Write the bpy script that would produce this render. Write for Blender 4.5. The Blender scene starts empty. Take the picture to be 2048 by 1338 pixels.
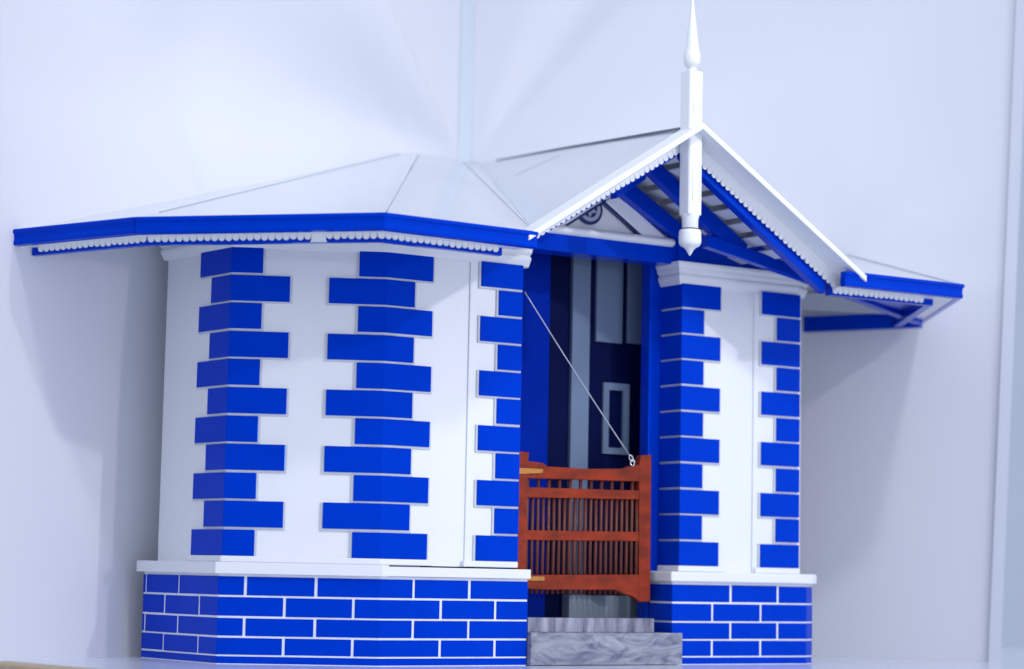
import bpy, bmesh, math, random
from mathutils import Vector, Matrix
random.seed(7)
S = bpy.context.scene
COL = S.collection

# ------------------------------------------------------------------ camera
TH, RO, H = math.radians(6.081), math.radians(1.144), 0.0834
fw = Vector((0, math.cos(TH), math.sin(TH)))
up0 = Vector((0, -math.sin(TH), math.cos(TH)))
rt0 = Vector((1, 0, 0))
rt = math.cos(RO) * rt0 + math.sin(RO) * up0
up = -math.sin(RO) * rt0 + math.cos(RO) * up0
cd = bpy.data.cameras.new("camera")
cam = bpy.data.objects.new("camera", cd)
COL.objects.link(cam)
m = Matrix.Identity(4)
for i in range(3):
    m[i][0], m[i][1], m[i][2] = rt[i], up[i], -fw[i]
m[2][3] = H
cam.matrix_world = m
cd.sensor_fit = 'HORIZONTAL'
cd.sensor_width = 36
cd.lens = 36 * 4490 / 2048
cd.clip_start, cd.clip_end = 0.05, 50
cd.dof.use_dof = True
cd.dof.focus_distance = 2.02
cd.dof.aperture_fstop = 4.5
S.camera = cam
S.cycles.use_denoising = True
S.cycles.caustics_reflective = True
S.cycles.blur_glossy = 0.0
S.cycles.max_bounces = 10
S.cycles.diffuse_bounces = 5

# ------------------------------------------------------------------ room light
w = bpy.data.worlds.new("World")
S.world = w
w.use_nodes = True
bg = w.node_tree.nodes['Background']
bg.inputs[0].default_value = (0.78, 0.825, 0.99, 1)
bg.inputs[1].default_value = 1.18
S.view_settings.view_transform = 'Standard'
S.view_settings.look = 'None'
S.view_settings.gamma = 1
S.view_settings.exposure = -0.02
TARGET = Vector((0.0, 2.1, 0.22))

def lamp(name, loc, energy, size, color, target=TARGET, size_y=None, spread=180):
    l = bpy.data.lights.new(name, 'AREA')
    l.energy, l.size, l.color = energy, size, color
    l.spread = math.radians(spread)
    if size_y:
        l.shape, l.size_y = 'RECTANGLE', size_y
    else:
        l.shape = 'DISK'
    o = bpy.data.objects.new(name, l)
    COL.objects.link(o)
    o.location = loc
    d = Vector(target) - Vector(loc)
    o.rotation_euler = d.to_track_quat('-Z', 'Y').to_euler()
    return o

# spot on a track to the right of the viewer, its lower twin, and a ceiling fitting over the viewer
lamp("gallery_spot", (1.95, 0.62, 1.50), 0.78, 0.08, (0.96, 0.94, 1.0), (0.0, 2.2, 0.36), spread=35)
lamp("low_lamp", (1.85, 0.25, 0.33), 0.5, 0.10, (0.98, 0.93, 1.0), (-0.1, 2.1, -0.18), spread=40)
lamp("ceiling_light", (0.72, 0.55, 1.95), 1.05, 0.18, (0.92, 0.955, 1.0), (0.05, 2.25, 0.42), spread=42)

# ------------------------------------------------------------------ materials
def mat(name, color, rough=0.4, spec=0.5, metal=0.0, coat=0.0, bump=0.0, bscale=60, var=0.0, vscale=8, col2=None, stretch=None, dist=0.0, tint=None):
    m = bpy.data.materials.new(name)
    m.use_nodes = True
    nt = m.node_tree
    b = nt.nodes['Principled BSDF']
    b.inputs['Base Color'].default_value = (*color, 1)
    b.inputs['Roughness'].default_value = rough
    b.inputs['Specular IOR Level'].default_value = spec
    b.inputs['Metallic'].default_value = metal
    if tint: b.inputs['Specular Tint'].default_value = (*tint, 1)
    b.inputs['Coat Weight'].default_value = coat
    b.inputs['Coat Roughness'].default_value = 0.06
    tc = nt.nodes.new('ShaderNodeTexCoord')
    src = tc.outputs['Object']
    if stretch:
        mp = nt.nodes.new('ShaderNodeMapping')
        mp.inputs['Scale'].default_value = stretch
        nt.links.new(src, mp.inputs[0])
        src = mp.outputs[0]
    if var > 0:
        n = nt.nodes.new('ShaderNodeTexNoise')
        n.inputs['Scale'].default_value = vscale
        n.inputs['Detail'].default_value = 6
        n.inputs['Roughness'].default_value = 0.6
        n.inputs['Distortion'].default_value = dist
        nt.links.new(src, n.inputs['Vector'])
        mr = nt.nodes.new('ShaderNodeMapRange')
        mr.inputs[1].default_value, mr.inputs[2].default_value = 0.32, 0.68
        nt.links.new(n.outputs['Fac'], mr.inputs[0])
        mx = nt.nodes.new('ShaderNodeMix')
        mx.data_type = 'RGBA'
        c2 = col2 if col2 else tuple(c * (1 - var) for c in color)
        mx.inputs[6].default_value = (*color, 1)
        mx.inputs[7].default_value = (*c2, 1)
        nt.links.new(mr.outputs[0], mx.inputs[0])
        nt.links.new(mx.outputs[2], b.inputs['Base Color'])
    if bump > 0:
        n2 = nt.nodes.new('ShaderNodeTexNoise')
        n2.inputs['Scale'].default_value = bscale
        n2.inputs['Detail'].default_value = 4
        nt.links.new(src, n2.inputs['Vector'])
        bp = nt.nodes.new('ShaderNodeBump')
        bp.inputs['Strength'].default_value = bump
        bp.inputs['Distance'].default_value = 0.001
        nt.links.new(n2.outputs['Fac'], bp.inputs['Height'])
        nt.links.new(bp.outputs['Normal'], b.inputs['Normal'])
    return m

M = {
    'blue': mat('blue_gloss_paint', (0.0, 0.038, 0.50), 0.09, 0.13, tint=(0.02, 0.22, 1.0), coat=0.0, bump=0.015, bscale=220, var=0.10, vscale=30),
    'blue2': mat('blue_brush_paint', (0.0, 0.038, 0.50), 0.22, 0.30, tint=(0.02, 0.22, 1.0), bump=0.10, bscale=160, var=0.15, vscale=40),
    'shadeblue': mat('shaded_blue_paint', (0.0, 0.016, 0.30), 0.35, 0.2, tint=(0.02, 0.22, 1.0), var=0.1, vscale=30),  # darker copy of the blue, with the doorway shade in its colour
    'white': mat('white_satin_paint', (0.73, 0.76, 0.785), 0.38, 0.5, bump=0.05, bscale=140, var=0.03, vscale=18),
    'grout': mat('white_grout_paint', (0.74, 0.78, 0.82), 0.55, 0.4, bump=0.3, bscale=300, var=0.10, vscale=60),
    'border': mat('shaded_white_backing', (0.56, 0.61, 0.66), 0.6, 0.3, bump=0.2, bscale=300, var=0.12, vscale=60),  # white backing greyed: shading around the blocks is put into its colour
    'roof': mat('white_roof_sheet', (0.61, 0.65, 0.71), 0.14, 0.6, metal=0.4, bump=0.04, bscale=30, var=0.04, vscale=9),
    'soffit': mat('white_lining_paint', (0.66, 0.69, 0.75), 0.45, 0.4, var=0.05, vscale=20),
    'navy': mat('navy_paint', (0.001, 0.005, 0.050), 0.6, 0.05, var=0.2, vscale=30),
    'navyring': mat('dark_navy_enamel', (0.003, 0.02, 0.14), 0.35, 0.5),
    'grey': mat('pale_grey_paint', (0.42, 0.47, 0.55), 0.5, 0.4, var=0.05, vscale=20),
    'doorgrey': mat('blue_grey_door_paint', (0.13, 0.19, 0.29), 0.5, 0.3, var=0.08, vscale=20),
    'litfloor': mat('lit_floor_paint', (0.30, 0.38, 0.44), 0.4, 0.3, var=0.15, vscale=40),
    'floor_in': mat('grey_floor', (0.20, 0.25, 0.32), 0.6, 0.3, var=0.2, vscale=30),
    'wood': mat('red_brown_varnish', (0.30, 0.030, 0.006), 0.32, 0.20, coat=0.0, bump=0.15, bscale=60, var=0.5, vscale=60, col2=(0.13, 0.016, 0.005), stretch=(0.6, 0.6, 1.4)),
    'wooddark': mat('dark_brown_wood', (0.12, 0.026, 0.016), 0.45, 0.4, var=0.4, vscale=90),
    'brass': mat('ochre_brass_paint', (0.50, 0.20, 0.02), 0.4, 0.5, var=0.35, vscale=60),
    'steel': mat('bright_steel', (0.75, 0.76, 0.80), 0.22, 0.5, metal=1.0),
    'wire': mat('thin_grey_wire', (0.55, 0.57, 0.62), 0.35, 0.5, metal=0.6),
    'marble': mat('grey_marble_paper', (0.33, 0.35, 0.41), 0.3, 0.3, var=0.6, vscale=48, dist=2.2, col2=(0.085, 0.10, 0.16), stretch=(0.55, 0.55, 1.5), bump=0.15, bscale=100),
    'marblev': mat('grey_streaked_paper', (0.36, 0.37, 0.45), 0.3, 0.3, var=0.6, vscale=75, col2=(0.07, 0.075, 0.12), stretch=(1.4, 1.4, 0.25), bump=0.15, bscale=100),
    'wall': mat('white_wall_paint', (0.665, 0.685, 0.735), 0.62, 0.35, bump=0.05, bscale=14, var=0.025, vscale=3),
    'wall2': mat('grey_green_wall', (0.57, 0.63, 0.69), 0.7, 0.3, var=0.04, vscale=4),
    'table': mat('white_gloss_table', (0.66, 0.71, 0.80), 0.16, 0.5, var=0.05, vscale=7, bump=0.02, bscale=30),
    'plank': mat('pale_pine', (0.55, 0.42, 0.24), 0.5, 0.4, var=0.35, vscale=40, stretch=(1, 4, 1), bump=0.1, bscale=90),
}

# ------------------------------------------------------------------ mesh helpers
HO = Vector((0.0, 2.12, 0.0))          # base point of the house
def link(name, me, parent=None, origin=Vector((0, 0, 0))):
    o = bpy.data.objects.new(name, me)
    COL.objects.link(o)
    if parent is not None:
        o.parent = parent
    return o
def mesh(name, verts, faces, mats, org, fm=None, smooth=False):
    me = bpy.data.meshes.new(name)
    me.from_pydata([tuple(Vector(v) - org) for v in verts], [], faces)
    if not isinstance(mats, (list, tuple)):
        mats = [mats]
    for x in mats:
        me.materials.append(x)
    if fm:
        for p, i in zip(me.polygons, fm):
            p.material_index = i
    bm = bmesh.new()
    bm.from_mesh(me)
    bmesh.ops.recalc_face_normals(bm, faces=bm.faces)
    bm.to_mesh(me)
    bm.free()
    if smooth:
        for p in me.polygons:
            p.use_smooth = True
    return me
def bevel(o, width, seg=2, ang=20):
    b = o.modifiers.new('bevel', 'BEVEL')
    b.width, b.segments, b.limit_method, b.angle_limit = width, seg, 'ANGLE', math.radians(ang)
    b.harden_normals = False
    return o
class Geo:
    """collects closed solids into one mesh"""
    def __init__(s): s.v, s.f, s.m = [], [], []
    def add(s, v, f, mi=0):
        n = len(s.v); s.v += [Vector(x) for x in v]
        for q in f:
            s.f.append([i + n for i in q]); s.m.append(mi)
        return s
    def prism(s, poly, z0, z1, mi=0):
        n = len(poly)
        v = [(p[0], p[1], z0) for p in poly] + [(p[0], p[1], z1) for p in poly]
        f = [list(range(n))[::-1], list(range(n, 2 * n))] + [[i, (i + 1) % n, n + (i + 1) % n, n + i] for i in range(n)]
        return s.add(v, f, mi)
    def slab(s, pts, off, mi=0):
        """planar polygon pts pushed by vector off"""
        n = len(pts); off = Vector(off)
        v = [Vector(p) for p in pts] + [Vector(p) + off for p in pts]
        f = [list(range(n))[::-1], list(range(n, 2 * n))] + [[i, (i + 1) % n, n + (i + 1) % n, n + i] for i in range(n)]
        return s.add(v, f, mi)
    def beam(s, a, b, wv, hv, mi=0):
        a, b, wv, hv = map(Vector, (a, b, wv, hv))
        v = [p + i * wv / 2 + j * hv for p in (a, b) for (i, j) in ((-1, 0), (1, 0), (1, 1), (-1, 1))]
        return s.add(v, [[0, 1, 2, 3], [7, 6, 5, 4], [0, 4, 5, 1], [1, 5, 6, 2], [2, 6, 7, 3], [3, 7, 4, 0]], mi)
    def tube(s, pts, r, n=8, closed=False, mi=0):
        pts = [Vector(p) for p in pts]; N = len(pts); v = []
        for k, p in enumerate(pts):
            t = (pts[(k + 1) % N] - pts[k - 1]) if closed else (pts[min(k + 1, N - 1)] - pts[max(k - 1, 0)])
            t.normalize()
            a = t.cross(Vector((0.13, 0.27, 0.95))); a.normalize(); b = t.cross(a)
            for j in range(n):
                q = 2 * math.pi * j / n
                v.append(p + r * (math.cos(q) * a + math.sin(q) * b))
        f = []
        for k in range(N if closed else N - 1):
            for j in range(n):
                k2 = (k + 1) % N
                f.append([k * n + j, k * n + (j + 1) % n, k2 * n + (j + 1) % n, k2 * n + j])
        if not closed:
            f += [list(range(n))[::-1], [(N - 1) * n + j for j in range(n)]]
        return s.add(v, f, mi)
    def lathe(s, c, prof, n=24, mi=0):
        v = []; f = []
        for (r, z) in prof:
            for j in range(n):
                q = 2 * math.pi * j / n
                v.append((c[0] + r * math.cos(q), c[1] + r * math.sin(q), z))
        for k in range(len(prof) - 1):
            for j in range(n):
                f.append([k * n + j, k * n + (j + 1) % n, (k + 1) * n + (j + 1) % n, (k + 1) * n + j])
        f += [list(range(n))[::-1], [(len(prof) - 1) * n + j for j in range(n)]]
        return s.add(v, f, mi)
    def obj(s, name, mats, parent, org=None, smooth=False):
        org = HO if org is None else org
        return link(name, mesh(name, s.v, s.f, mats, org, s.m, smooth), parent)

class Path:
    """plan polyline, outward side to the right of travel; pt(s,off) with mitred corners"""
    def __init__(s, pts, z=None):
        s.p = [Vector((p[0], p[1])) for p in pts]
        s.z = z
        s.seg = [(b - a) for a, b in zip(s.p, s.p[1:])]
        s.len = [d.length for d in s.seg]
        s.dir = [d.normalized() for d in s.seg]
        s.nrm = [Vector((d.y, -d.x)) for d in s.dir]
        s.cum = [0]
        for l in s.len: s.cum.append(s.cum[-1] + l)
    def pt(s, t, off=0.0):
        k = 0
        while k < len(s.seg) - 1 and t > s.cum[k + 1] + 1e-9: k += 1
        return s.p[k] + s.dir[k] * (t - s.cum[k]) + s.nrm[k] * off
    def corner(s, i, off):
        n1, n2 = s.nrm[i - 1], s.nrm[i]
        b = (n1 + n2)
        return s.p[i] + b * (off / (1 + n1.dot(n2)))
    def line(s, t0, t1, off):
        r = [s.pt(t0, off)]
        for i in range(1, len(s.p) - 1):
            if t0 + 1e-6 < s.cum[i] < t1 - 1e-6: r.append(s.corner(i, off))
        r.append(s.pt(t1 - 1e-9, off))
        return r
    def band(s, t0, t1, o0, o1):
        return s.line(t0, t1, o1) + s.line(t0, t1, o0)[::-1]
    def sweep(s, g, t0, t1, prof, mi=0, zf=None):
        """prof: closed list of (off, z)"""
        n = len(prof); rings = []
        L = [s.line(t0, t1, o) for o, z in prof]
        N = len(L[0]); v = []
        for k in range(N):
            for j, (o, z) in enumerate(prof):
                v.append((L[j][k].x, L[j][k].y, z + (zf(L[j][k]) if zf else 0)))
        f = [[k * n + j, k * n + (j + 1) % n, (k + 1) * n + (j + 1) % n, (k + 1) * n + j] for k in range(N - 1) for j in range(n)]
        f += [list(range(n))[::-1], [(N - 1) * n + j for j in range(n)]]
        g.add(v, f, mi)

def kind(o, k): o['kind'] = k; return o
def thing(o, label, cat, group=None):
    o['label'], o['category'] = label, cat
    if group: o['group'] = group
    return o
def empty(name, loc):
    o = bpy.data.objects.new(name, None)
    COL.objects.link(o)
    o.location = loc
    o.empty_display_size = 0.05
    return o

# ------------------------------------------------------------------ setting
Z0 = Vector((0, 0, 0))
LW = Vector((-0.3792, 2.05))                       # a point on the left wall's foot
LD = Vector((math.cos(math.radians(60)), math.sin(math.radians(60))))
CORN = LW + LD * ((2.604 - 2.05) / LD.y)
g = Geo().slab([(-1.7, 1.0, 0), (1.9, 1.0, 0), (1.9, 3.4, 0), (-1.7, 3.4, 0)], (0, 0, -0.03))
kind(g.obj('table_top', M['table'], None, Z0), 'structure')
def wall(name, a, b, top_b=None, z1=2.2, z0=-0.0, t=0.05, mt='wall'):
    a, b = Vector(a), Vector(b); tb = Vector(top_b) if top_b else b
    n = Vector(((b - a).y, -(b - a).x)).normalized() * -t
    g = Geo()
    g.slab([(a.x, a.y, z0), (b.x, b.y, z0), (tb.x, tb.y, z1), (a.x, a.y, z1)], (n.x, n.y, 0))
    return kind(g.obj(name, M[mt], None, Z0), 'structure')
def gauss(x, c, w_): return math.exp(-((x - c) / w_) ** 2)
def streaked_wall(name, org, dr, p0, p1, hfun, nrm, z1=1.3, end_lean=0.0, np_=150, nz=110):
    """wall shaped into soft creases that stand in for light streaks above the roof peak"""
    v, f = [], []
    for j in range(nz + 1):
        z = z1 * j / nz
        pe = p1 + end_lean * z if p1 > 0 else p1
        for i in range(np_ + 1):
            p = p0 + (pe - p0) * i / np_
            q = Vector((org.x, org.y, 0)) + Vector((dr.x, dr.y, 0)) * p + Vector((nrm.x, nrm.y, 0)) * hfun(p, z)
            v.append((q.x, q.y, z))
    for j in range(nz):
        for i in range(np_):
            a = j * (np_ + 1) + i
            f.append([a, a + 1, a + np_ + 2, a + np_ + 1])
    me = mesh(name, v, f, M['wall'], Z0, smooth=True)
    return kind(link(name, me), 'structure')
def fan(slope):  # crease slopes that put the fanned light streaks into the wall shape
    tab, acc = [0.0], 0.0
    for k in range(1, 1801):
        acc += slope(k / 10) * math.radians(0.1)
        tab.append(acc)
    return tab
TABL = fan(lambda t: 0.80 * gauss(t, 55, 8) - 0.70 * gauss(t, 80, 9) + 0.30 * gauss(t, 97, 6) - 0.32 * gauss(t, 112, 6))
TABR = fan(lambda t: -0.55 * gauss(t, 25, 6) + 0.55 * gauss(t, 41, 6))
def fade(x, a, b): 
    x = max(0.0, min(1.0, (x - a) / (b - a))); return 1 - x * x * (3 - 2 * x)
def h_left(p, z):
    dx, dz = -(p + 0.012), z - 0.569
    r, th = math.hypot(dx, dz), math.degrees(math.atan2(dx, dz))
    h = 0.0
    if 0 < th < 180: h = r * TABL[min(1800, int(th * 10))] * fade(r, 0.30, 0.85)
    ax, az, bx, bz = -0.495, 0.455, -0.575, 0.610
    L2 = (bx - ax) ** 2 + (bz - az) ** 2
    u = ((p - ax) * (bx - ax) + (z - az) * (bz - az)) / L2
    d = ((p - ax) * (bz - az) - (z - az) * (bx - ax)) / math.sqrt(L2)
    w_ = 0.020 + 0.035 * max(0.0, u)
    h -= 0.011 * gauss(d, 0, w_) * fade(abs(u - 0.35), 0.35, 0.95)
    return h
def h_right(p, z):
    dx, dz = p - 0.012, z - 0.567
    r, th = math.hypot(dx, dz), math.degrees(math.atan2(dx, dz))
    return r * TABR[min(1800, int(th * 10))] * fade(r, 0.2, 0.6) if 0 < th < 180 else 0.0
NL = Vector((LD.y, -LD.x))
streaked_wall('wall_left', CORN, LD, -1.9, 0.0, h_left, NL)
RD = (Vector((0.45, 2.45)) - CORN).normalized()
R_END = CORN + RD * ((0.529 - CORN.x) / RD.x)
R_TOP = CORN + RD * ((0.580 - CORN.x) / RD.x)
streaked_wall('wall_right', CORN, RD, 0.0, (R_END - CORN).length, h_right, Vector((RD.y, -RD.x)), z1=1.2, end_lean=(R_TOP - R_END).length / 1.2)
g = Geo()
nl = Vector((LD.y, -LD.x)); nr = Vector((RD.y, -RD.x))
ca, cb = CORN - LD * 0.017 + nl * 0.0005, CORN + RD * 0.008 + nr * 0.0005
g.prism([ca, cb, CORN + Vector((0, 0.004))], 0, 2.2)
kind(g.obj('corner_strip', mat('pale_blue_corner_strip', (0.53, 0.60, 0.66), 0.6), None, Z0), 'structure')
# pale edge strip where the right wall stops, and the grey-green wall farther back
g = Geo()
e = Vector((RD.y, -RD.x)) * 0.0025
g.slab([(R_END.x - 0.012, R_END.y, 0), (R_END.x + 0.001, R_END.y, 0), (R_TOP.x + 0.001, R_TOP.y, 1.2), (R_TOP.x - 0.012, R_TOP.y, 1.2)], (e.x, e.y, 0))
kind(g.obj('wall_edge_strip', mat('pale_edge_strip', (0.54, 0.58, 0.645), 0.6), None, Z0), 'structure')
wall('wall_beyond', (0.35, 3.05), (1.6, 2.95), mt='wall2', z0=-0.5)
g = Geo().slab([(0.62, 3.0, 0.786), (0.80, 2.985, 0.786), (0.80, 2.985, 0.800), (0.62, 3.0, 0.800)], (0, 0.03, 0))
kind(g.obj('wall_rail', M['navyring'] if False else mat('slate_rail', (0.22, 0.28, 0.34), 0.6), None, Z0), 'structure')

# loose strip of pine at the lower left
a, b = Vector((-0.4075, 1.8535)), Vector((-0.30, 1.730))
d = (b - a).normalized(); n = Vector((-0.006, -0.05))
g = Geo().prism([a, b, b + n, a + n], 0.0004, 0.0045)
o = bevel(g.obj('wooden_strip', M['plank'], None, Z0), 0.0008)
thing(o, 'pale pine strip lying on the table at the lower left corner', 'wood strip')

# ------------------------------------------------------------------ the model house
house = empty('model_house', HO)
thing(house, 'blue and white scale model of a station house with gabled porch and brick base', 'model house')

# plan of the walls
wA, wAB, wBC = (-0.322, 2.078), (-0.2497, 1.9874), (-0.114, 2.0)
U = Vector((0.8462, 0.5329)); NO = Vector((0.5329, -0.8462))
def C(t, off=0.0): return Vector(wBC) + U * t + NO * off
def C3(t, z, off=0.0): p = C(t, off); return Vector((p.x, p.y, z))
TE, TP0, TP1 = 0.1418, 0.331, 0.4705
PW = Path([wA, wAB, wBC, C(TE)])
SA, SB = PW.cum[1], PW.cum[2]
SE = PW.cum[3]
PP = Path([C(TP0, -0.034), C(TP0), C(TP1), C(TP1, -0.10)])
q0, q1, q2 = PP.cum[1], PP.cum[2], PP.cum[3]
ZT, ZB, ZC = 0.3685, 0.0888, 0.0787

bay = Geo().prism(PW.band(0, SE, -0.025, 0), ZB, 0.3892).obj('bay_wall', M['white'], house)
g = Geo().prism([C(TP0), C(TP1), C(TP1 + 0.016, -0.008), C(TP1 + 0.016, -0.10), C(TP1 - 0.01, -0.10), C(TP1 - 0.01, -0.034), C(TP0, -0.034)], ZB, 0.3892)
pier = g.obj('pier_wall', M['white'], house)
# side and back returns of the body
g = Geo()
g.prism([Vector(wA), Vector(wA) + Vector((0.02, 0.0157)), Vector(wA) + Vector((0.04, 0.17)), Vector(wA) + Vector((0.015, 0.17))], ZB, 0.41)
g.obj('side_wall', M['white'], house)

# raised pilaster strips at the doorway and on the pier
bevel(Geo().prism(PW.band(SB + 0.0875, SE + 0.0012, 0, 0.0018), ZB, ZT).obj('pilaster_strip', M['white'], house), 0.0006, 2)
bevel(Geo().prism([C(0.4184), C(TP1 + 0.001), C(TP1 + 0.001, 0.0018), C(0.4184, 0.0018)], ZB, ZT).obj('pilaster_strip', M['white'], house), 0.0006, 2)
# plinth mouldings
for nm, pl in (('a', PW.band(0.0615, SB + 0.0526, 0, 0.0052)), ('b', PW.band(SB + 0.0845, SE + 0.001, 0, 0.0058)),
               ('c', PP.band(0.004, q0 + 0.050, 0, 0.0055)), ('d', PP.band(q0 + 0.0885, q1 + 0.001, 0, 0.0055))):
    bevel(Geo().prism(pl, ZB, 0.0943).obj('plinth_moulding', M['white'], house), 0.0010, 2)

# quoins: white stepped backing > eleven blue blocks
PITCH, QH, QTOP = 0.02512, 0.0230, 0.3690
def quoins(path, even, odd, base=0.0, mar=0.0021):
    g = Geo()
    for k in range(11):
        s0, s1, m0, m1 = (even if k % 2 == 0 else odd)
        zt = QTOP - k * PITCH
        lo, hi = s0 - (mar if m0 else 0), s1 + (mar if m1 else 0)
        g.prism(path.band(lo, hi, base - 0.0002, base + 0.0017), zt - PITCH + 0.0001 + (0.0012 if k == 10 else 0), min(zt, ZT + 0.002))
    back = g.obj('quoin_backing', M['border'], house)
    bevel(back, 0.0003, 1)
    meshes = {}
    for k in range(11):
        s0, s1, m0, m1 = (even if k % 2 == 0 else odd)
        par = k % 2
        if par not in meshes:
            gg = Geo().prism(path.band(s0, s1, base + 0.001, base + 0.0030), -QH, 0)
            meshes[par] = mesh('quoin_block', gg.v, gg.f, M['blue'], HO)
        o = bpy.data.objects.new('quoin_block', meshes[par])
        COL.objects.link(o)
        o.parent = back
        o.location = (0, 0, QTOP - k * PITCH - 0.0002 + random.uniform(-0.00025, 0.00025))
        bevel(o, 0.0005, 2, 15)
    return back
quoins(PW, (0.0632, SA + 0.0262, 1, 1), (0.0832, SA + 0.0507, 1, 1))
quoins(PW, (SA + 0.112, SB + 0.0475, 1, 1), (SA + 0.0855, SB + 0.0288, 1, 1))
quoins(PW, (SB + 0.0978, SE + 0.0014, 1, 0), (SB + 0.1172, SE + 0.0014, 1, 0), 0.0018)
quoins(PP, (0.001, q0 + 0.0447, 0, 1), (0.001, q0 + 0.0243, 0, 1))
quoins(PP, (q0 + 0.0955, q1 + 0.0006, 1, 0), (q0 + 0.1146, q1 + 0.0006, 1, 0), 0.0018)

# cornices
CP = [(-0.004, 0.3675), (0.0026, 0.3678), (0.0042, 0.3706), (0.0064, 0.3738), (0.0070, 0.3768), (0.0046, 0.3774), (0.0050, 0.3786),
      (0.0082, 0.3806), (0.0090, 0.3842), (0.0112, 0.3864), (0.0116, 0.3895), (-0.004, 0.3895)]
g = Geo(); PW.sweep(g, -0.004, SE + 0.0085, CP)
bevel(g.obj('cornice', M['white'], house), 0.0004, 1)
PPc = Path([C(TP0 - 0.003, -0.031), C(TP0 - 0.003), C(TP1 + 0.001), C(TP1 + 0.017, -0.008), C(TP1 + 0.017, -0.10)])
g = Geo(); PPc.sweep(g, 0, PPc.cum[4], [(o_ * 0.72, z_) for o_, z_ in CP])
bevel(g.obj('cornice', M['white'], house), 0.0004, 1)

# ------------------------------------------------------------------ brick base
BO = 0.0068
ROWS = [(0.0600, 0.0763), (0.0418, 0.0582), (0.0246, 0.0400), (0.0084, 0.0230)]
J = 0.0025
base = Geo().prism(PW.band(-0.0125, SB + 0.1528, -0.02, BO - 0.0005), 0, ZC).obj('base_wall', M['grout'], house)
S0, S1 = -0.0128, SB + 0.1533
joints = [[-0.0080, 0.0511, SA + 0.0198, SA + 0.0814, SB + 0.0326, SB + 0.0904], [0.0268, 0.0875, SA + 0.0544, SA + 0.1148, SB + 0.0609, SB + 0.1185]]
def course(path, s0, s1, js, z0, z1, parent, o0=BO - 0.002, o1=BO):
    e = [s0] + js + [s1]
    for i in range(len(e) - 1):
        a = e[i] + (J / 2 if i > 0 else 0) + random.uniform(-.0002, .0002) * (i > 0)
        b = e[i + 1] - (J / 2 if i < len(e) - 2 else 0)
        if b - a < 0.001: continue
        dz = random.uniform(-0.0002, 0.0002)
        g = Geo().prism(path.band(a, b, o0, o1 + random.uniform(0, 0.0004)), z0 + dz, z1 + dz)
        bevel(g.obj('brick', M['blue'], parent), 0.0004, 1, 15)
for r, (z0, z1) in enumerate(ROWS):
    course(PW, S0, S1, joints[r % 2], z0, z1, base)
g = Geo().prism(PW.band(S0, S1, BO - 0.002, BO), 0.0006, 0.0068)
bevel(g.obj('skirting_strip', M['blue'], base), 0.0004, 1)

T0, T1 = 0.3177, 0.4832
PB = Path([C(T0, -0.031), C(T0, BO), C(T1, BO), C(T1 + 0.014, BO - 0.008), C(T1 + 0.014, -0.09)])
b0, b1 = PB.cum[1], PB.cum[3]
pbase = Geo().prism(PB.band(0.001, PB.cum[4] - .001, -0.012, -0.0005) , 0, ZC).obj('base_wall', M['grout'], house)
pj = [[0.3883, 0.4469], [0.366, 0.4257]]
for r, (z0, z1) in enumerate(ROWS):
    js = [b0 + (t - T0) for t in pj[r % 2]] + [b1 + 0.045 + 0.02 * (r % 2)]
    course(PB, 0.0, PB.cum[4], js, z0, z1, pbase, -0.002, 0.0)
g = Geo().prism(PB.band(0, PB.cum[4], -0.002, 0), 0.0006, 0.0068)
bevel(g.obj('skirting_strip', M['blue'], pbase), 0.0004, 1)
# cap stones
bevel(Geo().prism(PW.band(-0.0165, SB + 0.0035, -0.02, 0.0125), ZC, ZB).obj('base_cap', M['white'], house), 0.0030, 4)
bevel(Geo().prism(PW.band(SB - 0.002, SB + 0.1540, -0.02, 0.0104), ZC + 0.0002, ZB - 0.0013).obj('base_cap', M['white'], house), 0.0028, 4, 40)
PC = Path([C(T0 - 0.0055, -0.036), C(T0 - 0.0055, 0.0125), C(T1 + 0.0030, 0.0125), C(T1 + 0.0155, 0.0045), C(T1 + 0.0155, -0.09)])
bevel(Geo().prism(PC.band(0, PC.cum[4], -0.030, 0), ZC, ZB).obj('base_cap', M['white'], house), 0.0030, 4)

# ------------------------------------------------------------------ doorway
# floor, frame, lintel, inner wall, door
Geo().prism([C(0.12, -0.0105), C(0.302, -0.0105), C(0.302, -0.036), C(0.36, -0.036), C(0.40, -0.085), C(0.10, -0.085)], 0.0, 0.0405).obj('porch_floor', M['floor_in'], house)
g = Geo()
g.prism([C(0.3155, -0.033), C(0.3312, -0.033), C(0.3312, -0.048), C(0.3155, -0.048)], 0.0405, 0.40)
bevel(g.obj('door_post', M['blue2'], house), 0.0012, 3)
g = Geo()
g.prism([C(0.130, -0.026), C(0.150, -0.026), C(0.150, -0.040), C(0.130, -0.040)], 0.0405, 0.40)
bevel(g.obj('door_post', M['blue2'], house), 0.0012, 3)
g = Geo()
g.prism([C(0.10, -0.004), C(0.36, -0.004), C(0.36, -0.030), C(0.10, -0.030)], 0.3875, 0.4095)
bevel(g.obj('lintel', M['blue2'], house), 0.0008, 2)
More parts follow.
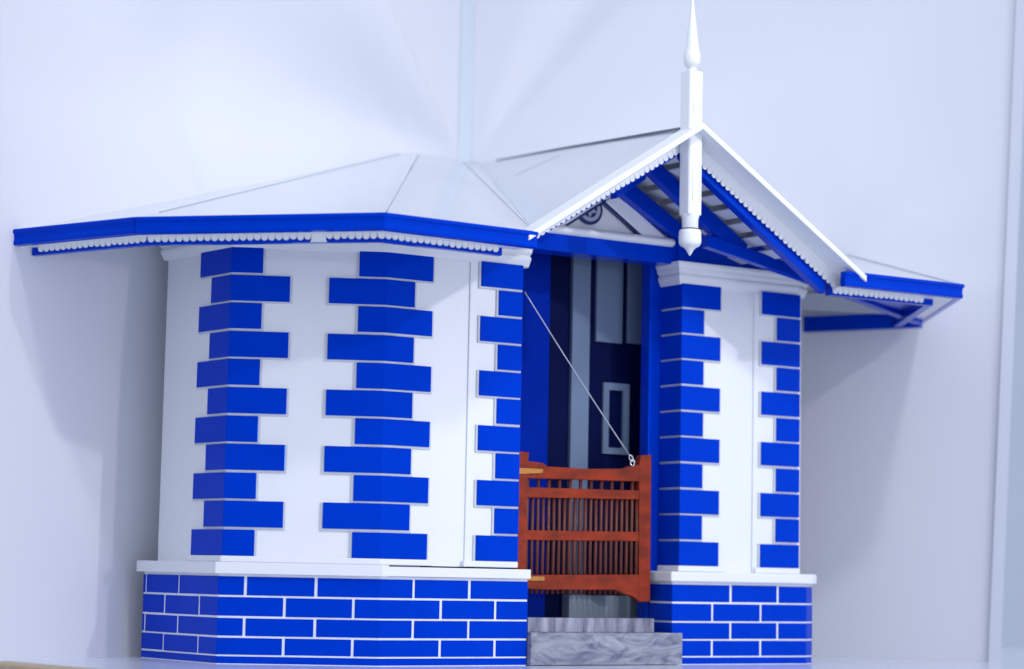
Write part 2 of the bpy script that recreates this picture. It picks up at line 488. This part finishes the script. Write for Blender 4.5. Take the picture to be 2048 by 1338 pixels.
# flank walls of the lobby and its back wall
g = Geo()
g.prism([C(0.3312, -0.048), C(0.352, -0.048), C(0.37, -0.10), C(0.352, -0.10)], 0.0405, 0.415)
g.obj('lobby_wall', M['blue2'], house)
g = Geo()
g.prism([C(0.125, -0.026), C(0.14, -0.026), C(0.19, -0.08), C(0.17, -0.08)], 0.0405, 0.400)
g.obj('lobby_wall', M['blue2'], house)
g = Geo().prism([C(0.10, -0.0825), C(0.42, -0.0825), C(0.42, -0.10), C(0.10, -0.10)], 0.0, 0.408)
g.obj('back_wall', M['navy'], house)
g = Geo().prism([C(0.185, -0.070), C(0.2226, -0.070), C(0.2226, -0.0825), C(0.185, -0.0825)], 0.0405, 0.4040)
bevel(g.obj('inner_post', M['shadeblue'], house), 0.001, 2)
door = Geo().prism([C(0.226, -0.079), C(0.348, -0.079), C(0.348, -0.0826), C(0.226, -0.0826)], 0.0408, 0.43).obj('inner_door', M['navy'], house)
def dpanel(t0, t1, z0, z1, nm='door_panel', o=-0.0755, mt='doorgrey'):
    g = Geo().prism([C(t0, o), C(t1, o), C(t1, -0.0795), C(t0, -0.0795)], z0, z1)
    return bevel(g.obj(nm, M[mt], door), 0.0008, 2)
dpanel(0.2515, 0.2727, 0.0410, 0.4005, 'door_stile', -0.074)
dpanel(0.2811, 0.3130, 0.3140, 0.405)
dpanel(0.3195, 0.3376, 0.3150, 0.405)
g = Geo()
o_ = -0.076
for (t0, t1, z0, z1) in ((0.2913, 0.2981, 0.2034, 0.274), (0.3155, 0.3229, 0.2034, 0.274), (0.2981, 0.3155, 0.2034, 0.2096), (0.2981, 0.3155, 0.267, 0.274)):
    g.prism([C(t0, o_), C(t1, o_), C(t1, -0.0795), C(t0, -0.0795)], z0, z1)
g.obj('panel_frame', M['doorgrey'], door)
dpanel(0.2480, 0.3300, 0.0410, 0.0640, 'lit_floor_patch', -0.066, 'litfloor')  # added pale block that carries the lit patch behind the lower gate

# ------------------------------------------------------------------ gate
gate = empty('gate_tmp', (0, 0, 0))
bpy.data.objects.remove(gate)
GO = -0.012
def gbox(g, t0, t1, z0, z1, o0=GO, o1=GO - 0.008, mi=0):
    g.prism([C(t0, o0), C(t1, o0), C(t1, o1), C(t0, o1)], z0, z1, mi)
def gpoly(g, pts, o0=GO, th=0.008):
    g.slab([C3(t, z, o0) for t, z in pts], (-NO.x * th, -NO.y * th, 0))
# the top rail with its shaped ears is the gate's main piece
g = Geo()
gpoly(g, [(0.1625, 0.1722), (0.2925, 0.1742), (0.2925, 0.1905), (0.2800, 0.1888), (0.2730, 0.1858), (0.2300, 0.1838), (0.1850, 0.1842), (0.1800, 0.1872), (0.1625, 0.1885)])
gate = bevel(g.obj('gate', M['wood'], house), 0.0007, 2)
def gpart(nm, pts, th=0.008, o0=GO, mt='wood', bw=0.0007):
    g = Geo(); gpoly(g, pts, o0, th)
    return bevel(g.obj(nm, M[mt], gate), bw, 2)
gpart('stile', [(0.1515, 0.0700), (0.1628, 0.0700), (0.1628, 0.1885), (0.1640, 0.1965), (0.1515, 0.1970)], o0=GO + 0.0004)
gpart('stile', [(0.2922, 0.0590), (0.3050, 0.0590), (0.3045, 0.2005), (0.2915, 0.1995), (0.2900, 0.1900), (0.2915, 0.0760)], o0=GO + 0.0004)
gpart('rail', [(0.1620, 0.1543), (0.2928, 0.1568), (0.2928, 0.1655), (0.1620, 0.1640)], 0.007, GO - 0.0004)
gpart('rail', [(0.1620, 0.1148), (0.2928, 0.1168), (0.2928, 0.1258), (0.1620, 0.1240)], 0.007, GO - 0.0004)
gpart('rail', [(0.1620, 0.0700), (0.1750, 0.0690), (0.2650, 0.0700), (0.2760, 0.0660), (0.2850, 0.0640), (0.2930, 0.0590), (0.2930, 0.0850), (0.1620, 0.0825)], 0.008, GO)
gb = Geo(); gbox(gb, -0.00135, 0.00135, 0.0, 1.0)
NB = 22
for k in range(NB):
    t = 0.1648 + (0.2905 - 0.1648) * k / (NB - 1)
    lo, hi = 0.0655, 0.1575 if k % 2 else 0.176
    g = Geo()
    rr = 0.0018
    j = random.uniform(-0.0003, 0.0003)
    g.tube([C3(t + j, lo, GO - 0.0035), C3(t - j, (lo + hi) / 2, GO - 0.0035), C3(t + j, hi, GO - 0.0035)], rr, 8)
    g.obj('bar', M['wooddark'], gate, smooth=True)
gpart('hinge', [(0.1500, 0.1755), (0.1775, 0.1775), (0.1790, 0.1790), (0.1785, 0.1815), (0.1500, 0.1815)], 0.0012, GO + 0.0016, 'brass', 0.0004)
gpart('hinge', [(0.1500, 0.0772), (0.1820, 0.0772), (0.1832, 0.0790), (0.1820, 0.0815), (0.1500, 0.0812)], 0.0012, GO + 0.0016, 'brass', 0.0004)
# stay wire and its little chain
g = Geo()
pa, pb = C3(0.1490, 0.3455, -0.002), C3(0.2772, 0.1985, GO + 0.002)
pts = [pa.lerp(pb, i / 12) - Vector((0, 0, 0.0016 * math.sin(math.pi * i / 12))) for i in range(13)]
g.tube(pts, 0.00055, 6)
wire = g.obj('stay_wire', M['wire'], house, smooth=True)
def link_ring(c, a, b, tilt, nm='chain_link'):
    g = Geo(); pts = []
    ex = Vector((U.x, U.y, 0)); ez = Vector((0, 0, 1)); ey = Vector((NO.x, NO.y, 0))
    d1 = (ez * math.cos(tilt[0]) + ex * math.sin(tilt[0])); d2 = (ex * math.cos(tilt[0]) - ez * math.sin(tilt[0])) * math.cos(tilt[1]) + ey * math.sin(tilt[1])
    for i in range(20):
        q = 2 * math.pi * i / 20
        pts.append(c + d1 * a * math.cos(q) + d2 * b * math.sin(q))
    g.tube(pts, 0.0006, 8, True)
    return g.obj(nm, M['steel'], wire, smooth=True)
link_ring(C3(0.2790, 0.1960, GO + 0.002), 0.0032, 0.0018, (-0.5, 0.2))
link_ring(C3(0.2806, 0.1918, GO + 0.002), 0.0030, 0.0019, (-0.1, 0.5))

# ------------------------------------------------------------------ roof
ZE = 0.376
P1 = Vector((-0.1219, 2.4956, 0.5538)); P2 = Vector((-0.1088, 2.5184, 0.5578)); VT = Vector((-0.0622, 2.5991, 0.5639))
E0 = Vector((-0.4391, 1.9462, 0.3731)); E1 = Vector((-0.321, 1.880, ZE)); E2 = Vector((-0.1066, 1.8292, ZE)); E3 = Vector((0.0185, 1.9164, ZE))
RF = Vector((0.3351, 2.1353, ZE)); E5 = Vector((0.4451, 2.2045, ZE)); E6 = Vector((0.4480, 2.435, ZE)); T0_ = Vector((0.369, 2.470, 0.443))
GA = Vector((0.1704, 2.0214, 0.4959)); RB = Vector((-0.0427, 2.5970, 0.5607))
GD = Vector((0.8225, 0.5687)); GB = Vector((-0.5687, 0.8225))
GL = Vector((E3.x, E3.y))
def G3(t, z, s=0.0): p = GL + GD * t + GB * s; return Vector((p.x, p.y, z))
def shrink(pts, d):
    c = sum(pts, Vector()) / len(pts)
    n = Vector()
    for i in range(len(pts)):
        n += (pts[i] - c).cross(pts[(i + 1) % len(pts)] - c)
    n.normalize(); r = []
    for i in range(len(pts)):
        a, b, c2 = pts[i - 1], pts[i], pts[(i + 1) % len(pts)]
        e1, e2 = (b - a).normalized(), (c2 - b).normalized()
        n1, n2 = n.cross(e1), n.cross(e2)
        k = 1 + n1.dot(n2)
        r.append(b + (n1 + n2) * (d / max(k, 0.25)))
    return r
def roof_panel(name, pts, th=0.004, gap=0.0003, parent=None, mt='roof'):
    pts = shrink([Vector(p) for p in pts], gap)
    n = (pts[1] - pts[0]).cross(pts[2] - pts[0]).normalized()
    if n.z < 0: n = -n
    return Geo().slab(pts, -n * th).obj(name, M[mt], parent or house)
def lerp(a, b, t): return a + (b - a) * t
# main roof sheets; the two front slopes are each laid as two sheets with a lap
roof = roof_panel('roof', [E0, E1, P1, lerp(E0, P1, 0.98)])
f1, f2 = 0.60, 0.56
roof_panel('roof_sheet', [E1, E2, lerp(E2, P2, f1), lerp(E1, P1, f1)], parent=roof)
roof_panel('roof_sheet', [lerp(E1, P1, f1), lerp(E2, P2, f1), P2, P1], parent=roof)
roof_panel('roof_sheet', [E2, E3, lerp(E3, VT, f2), lerp(E2, P2, f1)], gap=0.0006, parent=roof)
roof_panel('roof_sheet', [lerp(E2, P2, f1), lerp(E3, VT, f2), VT, P2], gap=0.0006, parent=roof)
roof_panel('roof_sheet', [E3 + Vector((0.0, 0.001, 0)), GA, RB], parent=roof)
roof_panel('roof_sheet', [E3, RB, VT], parent=roof)
RF2 = RF + (RB - GA) * 0.60
roof_panel('roof_sheet', [RF, RF2, lerp(GA, RB, 0.60), GA], parent=roof)
roof_panel('roof_sheet', [lerp(GA, RB, 0.60), RF2, RB], parent=roof)
roof_panel('roof_sheet', [RF, T0_, RF2], parent=roof)
roof_panel('roof_sheet', [RF, E5, T0_], parent=roof)
roof_panel('roof_sheet', [E5, E6, T0_], parent=roof)
g = Geo().tube([GA + Vector((GB.x, GB.y, 0)) * 0.02 + Vector((0, 0, 0.0004)), lerp(GA, RB, 0.55) + Vector((0, 0, 0.0008)), lerp(GA, RB, 0.9)], 0.0011, 6)
g.obj('ridge_gap_shade', mat('ridge_gap_grey', (0.10, 0.15, 0.19), 0.5), roof)  # dark tube standing in for the shaded gap behind the ridge
SEAM = mat('grey_sealant', (0.36, 0.41, 0.48), 0.6)
for a_, b_, u0, u1, rr in ((E1, P1, 0.07, 0.97, 0.0008), (E3, VT, 0.10, 0.99, 0.0007), (E2, P2, 0.05, 0.60, 0.0004), (E0, P1, 0.10, 0.97, 0.0006), (E5, T0_, 0.03, 0.97, 0.0012)):
    Geo().tube([lerp(a_, b_, u0), lerp(a_, b_, (u0 + u1) / 2), lerp(a_, b_, u1)], rr, 6).obj('seam', SEAM, roof)
for a_, b_ in ((lerp(E3, GA, 0.10) + (RB - GA) * 0.14, lerp(E3, GA, 0.17) + (RB - GA) * 0.16), (lerp(E3, GA, 0.92) + (RB - GA) * 0.52, lerp(E3, GA, 0.72) + (RB - GA) * 0.60)):
    Geo().tube([a_, lerp(a_, b_, 0.5), b_], 0.00045, 6).obj('seam', SEAM, roof)
# thick edge strip of the porch gable
def rake(nm, a, b, w, h0, h1, s0, s1, mt, parent=None, bw=0.0005):
    """board following the rake from a=(t,z) to b; vertical extent h0..h1 relative to it; depth s0..s1"""
    g = Geo()
    pts = [G3(a[0], a[1] + h0, s0), G3(b[0], b[1] + h0, s0), G3(b[0], b[1] + h1, s0), G3(a[0], a[1] + h1, s0)]
    g.slab(pts, (GB.x * (s1 - s0), GB.y * (s1 - s0), 0))
    return bevel(g.obj(nm, M[mt], parent or house), bw, 1)
def rake2(nm, t, z, lo0, hi0, lo1, hi1, s0, s1, mt, bw=0.0005):
    '''left rake board whose depth changes from its foot to the apex'''
    g = Geo()
    g.slab([G3(t, z + lo0, s0), G3(AP[0], AP[1] + lo1, s0), G3(AP[0], AP[1] + hi1, s0), G3(t, z + hi0, s0)], (GB.x * (s1 - s0), GB.y * (s1 - s0), 0))
    return bevel(g.obj(nm, M[mt], house), bw, 1)
AP = (0.1847, 0.4959); FL = (-0.0075, 0.3735); FR = (0.3895, 0.3735)
cap = rake('gable_edge', FL, AP, 0, -0.0049, 0.0012, -0.0015, 0.026, 'white')
rake('gable_edge', AP, FR, 0, -0.0049, 0.0012, -0.0015, 0.026, 'white')
BL, BR = (0.0050, 0.3815), (0.3790, 0.3805)
bl = rake2('bargeboard', BL[0], BL[1], -0.0085, -0.0040, -0.0168, -0.0045, 0.024, 0.027, 'white')
br = rake('bargeboard', AP, BR, 0, -0.0175, -0.0045, 0.024, 0.027, 'white')
for (s0, s1, nm) in ((0.0272, 0.037, 'rafter'), (0.082, 0.092, 'rafter'), (0.128, 0.140, 'rafter')):
    fr = s0 < 0.05
    tl, tr = (0.022, 0.362) if fr else (0.15, 0.300 - (s0 - 0.086) * 0.35)
    rk = rake2(nm, tl, AP[1] - 0.645 * (AP[0] - tl), -0.0140 if fr else -0.040, -0.0055 if fr else -0.032, -0.0225 if fr else -0.040, -0.0055 if fr else -0.032, s0, s1, 'blue2')
    dep = -0.0275 if fr else -0.024
    if fr:
        rake(nm, AP, (tr, AP[1] - 0.625 * (tr - AP[0])), 0, dep, -0.0055, s0, s1, 'blue2')
    else:
        up, lo = (((0.193, 0.4778), (0.312, 0.4056)), ((0.187, 0.4640), (0.300, 0.3925))) if s0 < 0.1 else (((0.190, 0.4680), (0.285, 0.4162)), ((0.180, 0.4552), (0.280, 0.4016)))
        g = Geo()
        g.slab([G3(*lo[0], s0), G3(*lo[1], s0), G3(*up[1], s0), G3(*up[0], s0)], (GB.x * (s1 - s0), GB.y * (s1 - s0), 0))
        bevel(g.obj(nm, M['blue2'], house), 0.0005, 1)

# scallops share one mesh; each hangs from its trim board
def scallop_mesh(wd=0.0062, dp=0.0057, th=0.0010):
    r = wd / 2 * 0.97
    pts = [(-r, 0.0), (-r, -(dp - r))] + [(r * math.cos(math.pi + math.pi * i / 7), -(dp - r) + r * math.sin(math.pi + math.pi * i / 7)) for i in range(1, 7)] + [(r, -(dp - r)), (r, 0.0)]
    v = [Vector((x, -th / 2, z)) for x, z in pts] + [Vector((x, th / 2, z)) for x, z in pts]
    n = len(pts)
    f = [list(range(n)), list(range(n, 2 * n))[::-1]] + [[i, (i + 1) % n, n + (i + 1) % n, n + i] for i in range(n)]
    return mesh('scallop', v, f, M['white'], Z0)
SCM = scallop_mesh()
def scallops(parent, a, b, nrm, pitch=0.0064, drop_world=True, skip=()):
    a, b = Vector(a), Vector(b)
    L = (b - a).length; n = int(round(L / pitch))
    ex = (b - a).normalized(); ny = Vector(nrm).normalized()
    ez = ex.cross(-ny) if False else ny.cross(ex)
    if ez.z < 0: ez = -ez
    ny2 = ez.cross(ex)
    for k in range(n):
        if k in skip: continue
        o = bpy.data.objects.new('scallop', SCM)
        COL.objects.link(o)
        o.parent = parent
        p = a.lerp(b, (k + 0.5) / n) - HO
        mm = Matrix.Identity(4)
        j = random.uniform(-0.03, 0.03)
        for i in range(3):
            mm[i][0], mm[i][1], mm[i][2], mm[i][3] = ex[i], ny2[i], ez[i] * (1 + j), p[i] + ez[i] * random.uniform(-.0003, .0003)
        o.matrix_local = mm
gn = (GB.x, GB.y, 0)
scallops(bl, G3(BL[0] + 0.004, BL[1] - 0.0050, 0.0242), G3(AP[0], AP[1] - 0.0140, 0.0242), gn)
scallops(br, G3(AP[0], AP[1] - 0.0160, 0.0242), G3(BR[0], BR[1] - 0.0160, 0.0242), gn)

# eaves: gutter, white soffit strip, inner beam with scallops
PE = Path([E0.xy, E1.xy, E2.xy, E3.xy])
def zdroop(p): return -0.0029 * max(0.0, min(1.0, (-0.321 - p.x) / 0.118))
GUT = [(-0.007, 0.3772), (0.0012, 0.3774), (0.0020, 0.3762), (0.0020, 0.3740), (0.0004, 0.3732), (0.0000, 0.3690), (0.0006, 0.3650), (0.0002, 0.3632), (-0.007, 0.3628)]
for (i0, i1) in ((0, 1), (1, 3)):
    g = Geo(); PE.sweep(g, PE.cum[i0] + (0 if i0 == 0 else 0.0004), PE.cum[i1] + (0.002 if i1 == 3 else -0.0004), GUT, zf=zdroop)
    bevel(g.obj('gutter', M['blue'], house), 0.0005, 2)
g = Geo(); PE.sweep(g, 0.002, PE.cum[3] - 0.004, [(-0.0068, 0.3634), (-0.0068, 0.3646), (-0.024, 0.3646), (-0.024, 0.3634)], zf=zdroop)
g.obj('soffit_strip', M['white'], house)
g = Geo(); PE.sweep(g, 0.004, PE.cum[3] - 0.0195, [(-0.0215, 0.3740), (-0.0215, 0.3566), (-0.0290, 0.3566), (-0.0290, 0.3740)], zf=zdroop)
ib = bevel(g.obj('eave_beam', M['blue2'], house), 0.0005, 1)
for i in range(3):
    s0, s1 = PE.cum[i] + (0.012 if i == 0 else 0.010), PE.cum[i + 1] - (0.024 if i == 2 else 0.0035)
    if i == 1: s0 = PE.cum[1] + 0.0035; s1 = PE.cum[2] - 0.006
    if i == 2: s0 = PE.cum[2] + 0.007
    a, b = PE.pt(s0, -0.0206), PE.pt(s1, -0.0206)
    za = 0.3645 + zdroop(a); zb = 0.3645 + zdroop(b)
    scallops(ib, (a.x, a.y, za), (b.x, b.y, zb), (PE.nrm[i].x, PE.nrm[i].y, 0), skip=(23, 24) if i == 1 else ())
    if i == 1:   # a clumsy filler where the trim was joined
        L = (b - a).length; c0 = a.lerp(b, 23 / round(L / 0.0064)); c1 = a.lerp(b, 25 / round(L / 0.0064))
        g = Geo().slab([(c0.x, c0.y, 0.3645), (c1.x, c1.y, 0.3645), (c1.x, c1.y, 0.3590), (c1.x + 0.001, c1.y, 0.3565), (c0.x - 0.001, c0.y, 0.3565), (c0.x, c0.y, 0.3590)], (0, -0.001, 0))
        bevel(g.obj('trim_joint', M['white'], ib), 0.0006, 2)
PR = Path([(RF + Vector((-0.018, -0.0095, 0))).xy, E5.xy, E6.xy])
g = Geo(); PR.sweep(g, 0, PR.cum[2], GUT)
bevel(g.obj('gutter', M['blue'], house), 0.0005, 2)
g = Geo(); PR.sweep(g, 0.006, PR.cum[2], [(-0.0068, 0.3634), (-0.0068, 0.3646), (-0.0290, 0.3646), (-0.0290, 0.3634)])
g.obj('soffit_strip', M['white'], house)
g = Geo(); PR.sweep(g, 0.004, PR.cum[2], [(-0.0265, 0.3740), (-0.0265, 0.3572), (-0.0350, 0.3572), (-0.0350, 0.3740)])
ib2 = bevel(g.obj('eave_beam', M['blue2'], house), 0.0005, 1)
a, b = PR.pt(0.006, -0.0256), PR.pt(PR.cum[1] - 0.028, -0.0256)
scallops(ib2, (a.x, a.y, 0.3645), (b.x, b.y, 0.3645), (PR.nrm[0].x, PR.nrm[0].y, 0))
# back beam along the wall and hip beam under the right roof corner
def beam(nm, a, b, wdt=0.009, ht=0.012, mt='blue2'):
    a, b = Vector(a), Vector(b); d = b - a
    side = Vector((d.y, -d.x, 0)).normalized() * wdt
    return bevel(Geo().beam(a, b, side, (0, 0, ht)).obj(nm, M[mt], house), 0.0005, 1)
beam('back_beam', (0.4420, 2.412, 0.3565), (0.3250, 2.475, 0.3560), 0.012, 0.017)
beam('hip_beam', (0.4356, 2.3928, 0.3580), (0.2999, 2.2040, 0.3730), 0.010, 0.012)
beam('hip_beam', (0.2999, 2.2040, 0.3730), (0.1832, 2.1351, 0.3990), 0.010, 0.012)
p_, q_ = PR.pt(0.012, -0.034), PR.pt(PR.cum[1] - 0.036, -0.034)
Geo().slab([(p_.x, p_.y, 0.3655), (q_.x, q_.y, 0.3655), (0.4356, 2.3888, 0.3655), (0.2999, 2.2040, 0.3760)], (0, 0, 0.001)).obj('eave_panel', M['blue2'], house)
beam('wall_plate', C3(0.325, 0.3897, -0.008), C3(0.505, 0.3897, -0.008), 0.016, 0.032)
beam('wall_plate', C3(0.0, 0.3897, -0.008), C3(0.11, 0.3897, -0.008), 0.016, 0.012)

# lapped lining boards under the porch and the corner roof
def lining(a, b, c, d, count, drop0=0.0055, step=0.0060, th=0.0022, fill=0.74):
    """boards run a-b to d-c; each one's lower edge hangs below the next"""
    a, b, c, d = map(Vector, (a, b, c, d))
    n = (b - a).cross(d - a).normalized()
    if n.z < 0: n = -n
    for k in range(count):
        q0, q1 = k / count, (k + fill) / count
        p = [a.lerp(d, q0) - n * (drop0 + step), b.lerp(c, q0) - n * (drop0 + step), b.lerp(c, q1) - n * drop0, a.lerp(d, q1) - n * drop0]
        Geo().slab(p, -n * th).obj('lining_board', M['soffit'], roof)
def vee_lining(a, b, c, d, count, drop0, amp, th=0.0010):
    a, b, c, d = map(Vector, (a, b, c, d))
    n = (b - a).cross(d - a).normalized()
    if n.z < 0: n = -n
    for k in range(count):
        g = Geo()
        for q0, q1, h0, h1 in ((k / count, (k + 0.66) / count, amp, 0.0),):
            g.slab([a.lerp(d, q0) - n * (drop0 + h0), b.lerp(c, q0) - n * (drop0 + h0), b.lerp(c, q1) - n * (drop0 + h1), a.lerp(d, q1) - n * (drop0 + h1)], -n * th)
        g.obj('lining_board', M['soffit'], roof)
gb3 = Vector((GB.x, GB.y, 0))
lz = lambda t: 0.4899 - 0.604 * (t - 0.1847)
lining(G3(0.196, lz(0.196), 0.038), G3(0.196, lz(0.196), 0.150), G3(0.345, lz(0.345), 0.150), G3(0.345, lz(0.345), 0.038), 8, 0.0, 0.0042, 0.0015, 0.80)
vee_lining(lerp(E5, E6, 0.16) + Vector((-0.10, -0.055, 0.002)), lerp(E5, E6, 0.16) + Vector((-0.016, 0, 0.002)), E6 + Vector((-0.018, -0.012, 0.002)), Vector((0.225, 2.478, 0.392)), 15, 0.003, 0.0045)

# ------------------------------------------------------------------ pediment over the door
g = Geo().slab([C3(0.155, 0.408, -0.012), C3(0.325, 0.408, -0.012), C3(0.240, 0.4650, -0.012)], (-NO.x * 0.004, -NO.y * 0.004, 0))
ped = g.obj('pediment', M['white'], house)
g = Geo()
PM = Path([C(0.150, -0.008), C(0.3215, -0.008)])
PM.sweep(g, 0, PM.cum[1], [(-0.004, 0.4040), (0.004, 0.4038), (0.0075, 0.4055), (0.0088, 0.4085), (0.0075, 0.4112), (0.004, 0.4128), (-0.004, 0.4130)])
bevel(g.obj('pediment_moulding', M['white'], ped), 0.002, 3)
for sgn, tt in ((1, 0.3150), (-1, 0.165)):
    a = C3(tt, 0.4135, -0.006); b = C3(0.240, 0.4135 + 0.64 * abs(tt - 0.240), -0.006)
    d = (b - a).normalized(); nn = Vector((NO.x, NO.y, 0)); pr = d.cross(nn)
    if pr.z < 0: pr = -pr
    g = Geo().slab([a - pr * 0.0, b - pr * 0.0, b - pr * 0.017, a - pr * 0.017 - d * 0.0], (-nn * 0.006))
    bevel(g.obj('raking_moulding', M['white'], ped), 0.0022, 3)
    Geo().slab([a - pr * 0.0165 - d * 0.0, b - pr * 0.0165, b - pr * 0.0185, a - pr * 0.0185], (-nn * 0.0052)).obj('raking_shade_strip', M['navyring'], ped)  # navy strip put in for the shade under the raking moulding
# round emblem: navy ring, pale wheel, five-armed star
EC = (0.2262, 0.4325); EO = -0.0118
def disc(g, r, o0, o1, n=36, r_in=None):
    ring = [(EC[0] + r * math.cos(2 * math.pi * i / n), EC[1] + r * math.sin(2 * math.pi * i / n)) for i in range(n)]
    if r_in is None:
        g.slab([C3(t, z, o0) for t, z in ring], (NO.x * (o1 - o0), NO.y * (o1 - o0), 0)); return
    inn = [(EC[0] + r_in * math.cos(2 * math.pi * i / n), EC[1] + r_in * math.sin(2 * math.pi * i / n)) for i in range(n)]
    for i in range(n):
        k = (i + 1) % n
        v = [C3(*ring[i], o0), C3(*ring[k], o0), C3(*inn[k], o0), C3(*inn[i], o0), C3(*ring[i], o1), C3(*ring[k], o1), C3(*inn[k], o1), C3(*inn[i], o1)]
        g.add(v, [[0, 1, 2, 3], [7, 6, 5, 4], [0, 4, 5, 1], [2, 6, 7, 3]])
g = Geo(); disc(g, 0.0150, EO, EO + 0.0020)
emb = g.obj('emblem', M['navyring'], ped)
g = Geo(); disc(g, 0.0118, EO + 0.0018, EO + 0.0030, r_in=0.0082); g.obj('emblem_ring', M['grey'], ped)
g = Geo()
star = []
for i in range(10):
    q = -math.pi / 2 + math.pi * i / 5
    r = 0.0088 if i % 2 == 0 else 0.0040
    star.append((EC[0] + r * math.cos(q), EC[1] + r * math.sin(q)))
for i in range(10):
    g.slab([C3(*EC, EO + 0.0021), C3(*star[i], EO + 0.0021), C3(*star[(i + 1) % 10], EO + 0.0021)], (NO.x * 0.0007, NO.y * 0.0007, 0))
g.obj('emblem_star', M['grey'], ped)

# ------------------------------------------------------------------ finial
FS, FT = 0.016, 0.1845
fc = GL + GD * FT + GB * FS
fg = Geo()
def sq(g, z0, z1, hw, ch=0.0022):
    pts = []
    for (i, j) in ((-1, -1), (1, -1), (1, 1), (-1, 1)):
        pts.append((i, j))
    poly = []
    for k, (i, j) in enumerate(pts):
        a = (i * hw, j * (hw - ch)) ; b = (i * (hw - ch), j * hw)
        for (x, y) in ((a, b) if (i * j > 0) else (b, a)):
            poly.append(fc + GD * x + GB * y)
    g.prism(poly, z0, z1)
sq(fg, 0.4130, 0.5470, 0.0079, 0.0016)
fin = bevel(fg.obj('finial_post', M['white'], house), 0.0008, 2)
bevel(fin, 0.0, 1) if False else None
g = Geo().lathe(fc, [(0.0003, 0.6150), (0.0012, 0.6130), (0.0062, 0.5695), (0.0066, 0.5672), (0.0074, 0.5650), (0.0079, 0.5610), (0.0077, 0.5560), (0.0066, 0.5527), (0.0042, 0.5510), (0.0040, 0.5490), (0.0078, 0.5462)][::-1], 32)
g.obj('finial_spike', M['white'], fin, smooth=True)
g = Geo().lathe(fc, [(0.0088, 0.4140), (0.0080, 0.4108), (0.0075, 0.4096), (0.0074, 0.4010)][::-1], 32)
bevel(g.obj('finial_neck', M['white'], fin, smooth=True), 0.0003, 1, 40)
g = Geo().lathe(fc, [(0.0075, 0.4000), (0.0096, 0.3994), (0.0103, 0.3974), (0.0105, 0.3900), (0.0102, 0.3872), (0.0088, 0.3848), (0.0055, 0.3832), (0.0034, 0.3808), (0.0016, 0.3775), (0.0004, 0.3758)][::-1], 32)
g.obj('finial_drop', M['white'], fin, smooth=True)
g = Geo().lathe(fc, [(0.0070, 0.4012), (0.0070, 0.3998)][::-1], 24)
g.obj('finial_groove', M['navy'], fin)
# carved pointed arches on the two faces of the post that show
def arch(z0, z1, face):
    wv = GD if face == 0 else GB
    out = -GB if face == 0 else -GD
    hw = 0.0040
    pts = []
    for (x, z) in [(-hw, z0), (-hw, z1 - 0.004), (-hw * 0.7, z1 - 0.0015), (0, z1), (hw * 0.7, z1 - 0.0015), (hw, z1 - 0.004), (hw, z0)]:
        p = fc + wv * x + out * 0.0079
        pts.append((p.x, p.y, z))
    Geo().tube(pts, 0.00035, 6).obj('carved_arch', M['white'], fin, smooth=True)
arch(0.506, 0.535, 0); arch(0.425, 0.470, 0)

# ------------------------------------------------------------------ doorstep
step = empty('doorstep', C3(0.21, 0, 0.03))
thing(step, 'two-tier grey marbled doorstep on the table below the wooden gate', 'doorstep')
SO = C3(0.21, 0, 0.03)
g = Geo().prism([C(0.1540, 0.0125), C(0.3262, 0.0125), C(0.3262, 0.0082), C(0.3140, 0.0082), C(0.3140, -0.010), C(0.1540, -0.010)], 0.0005, 0.0303)
bevel(g.obj('lower_step', M['marble'], step, SO), 0.0005, 2)
g = Geo().prism([C(0.1540, 0.0070), C(0.2965, 0.0070), C(0.2965, -0.0100), C(0.1540, -0.0100)], 0.0304, 0.0437)
bevel(g.obj('upper_step', M['marblev'], step, SO), 0.0005, 2)
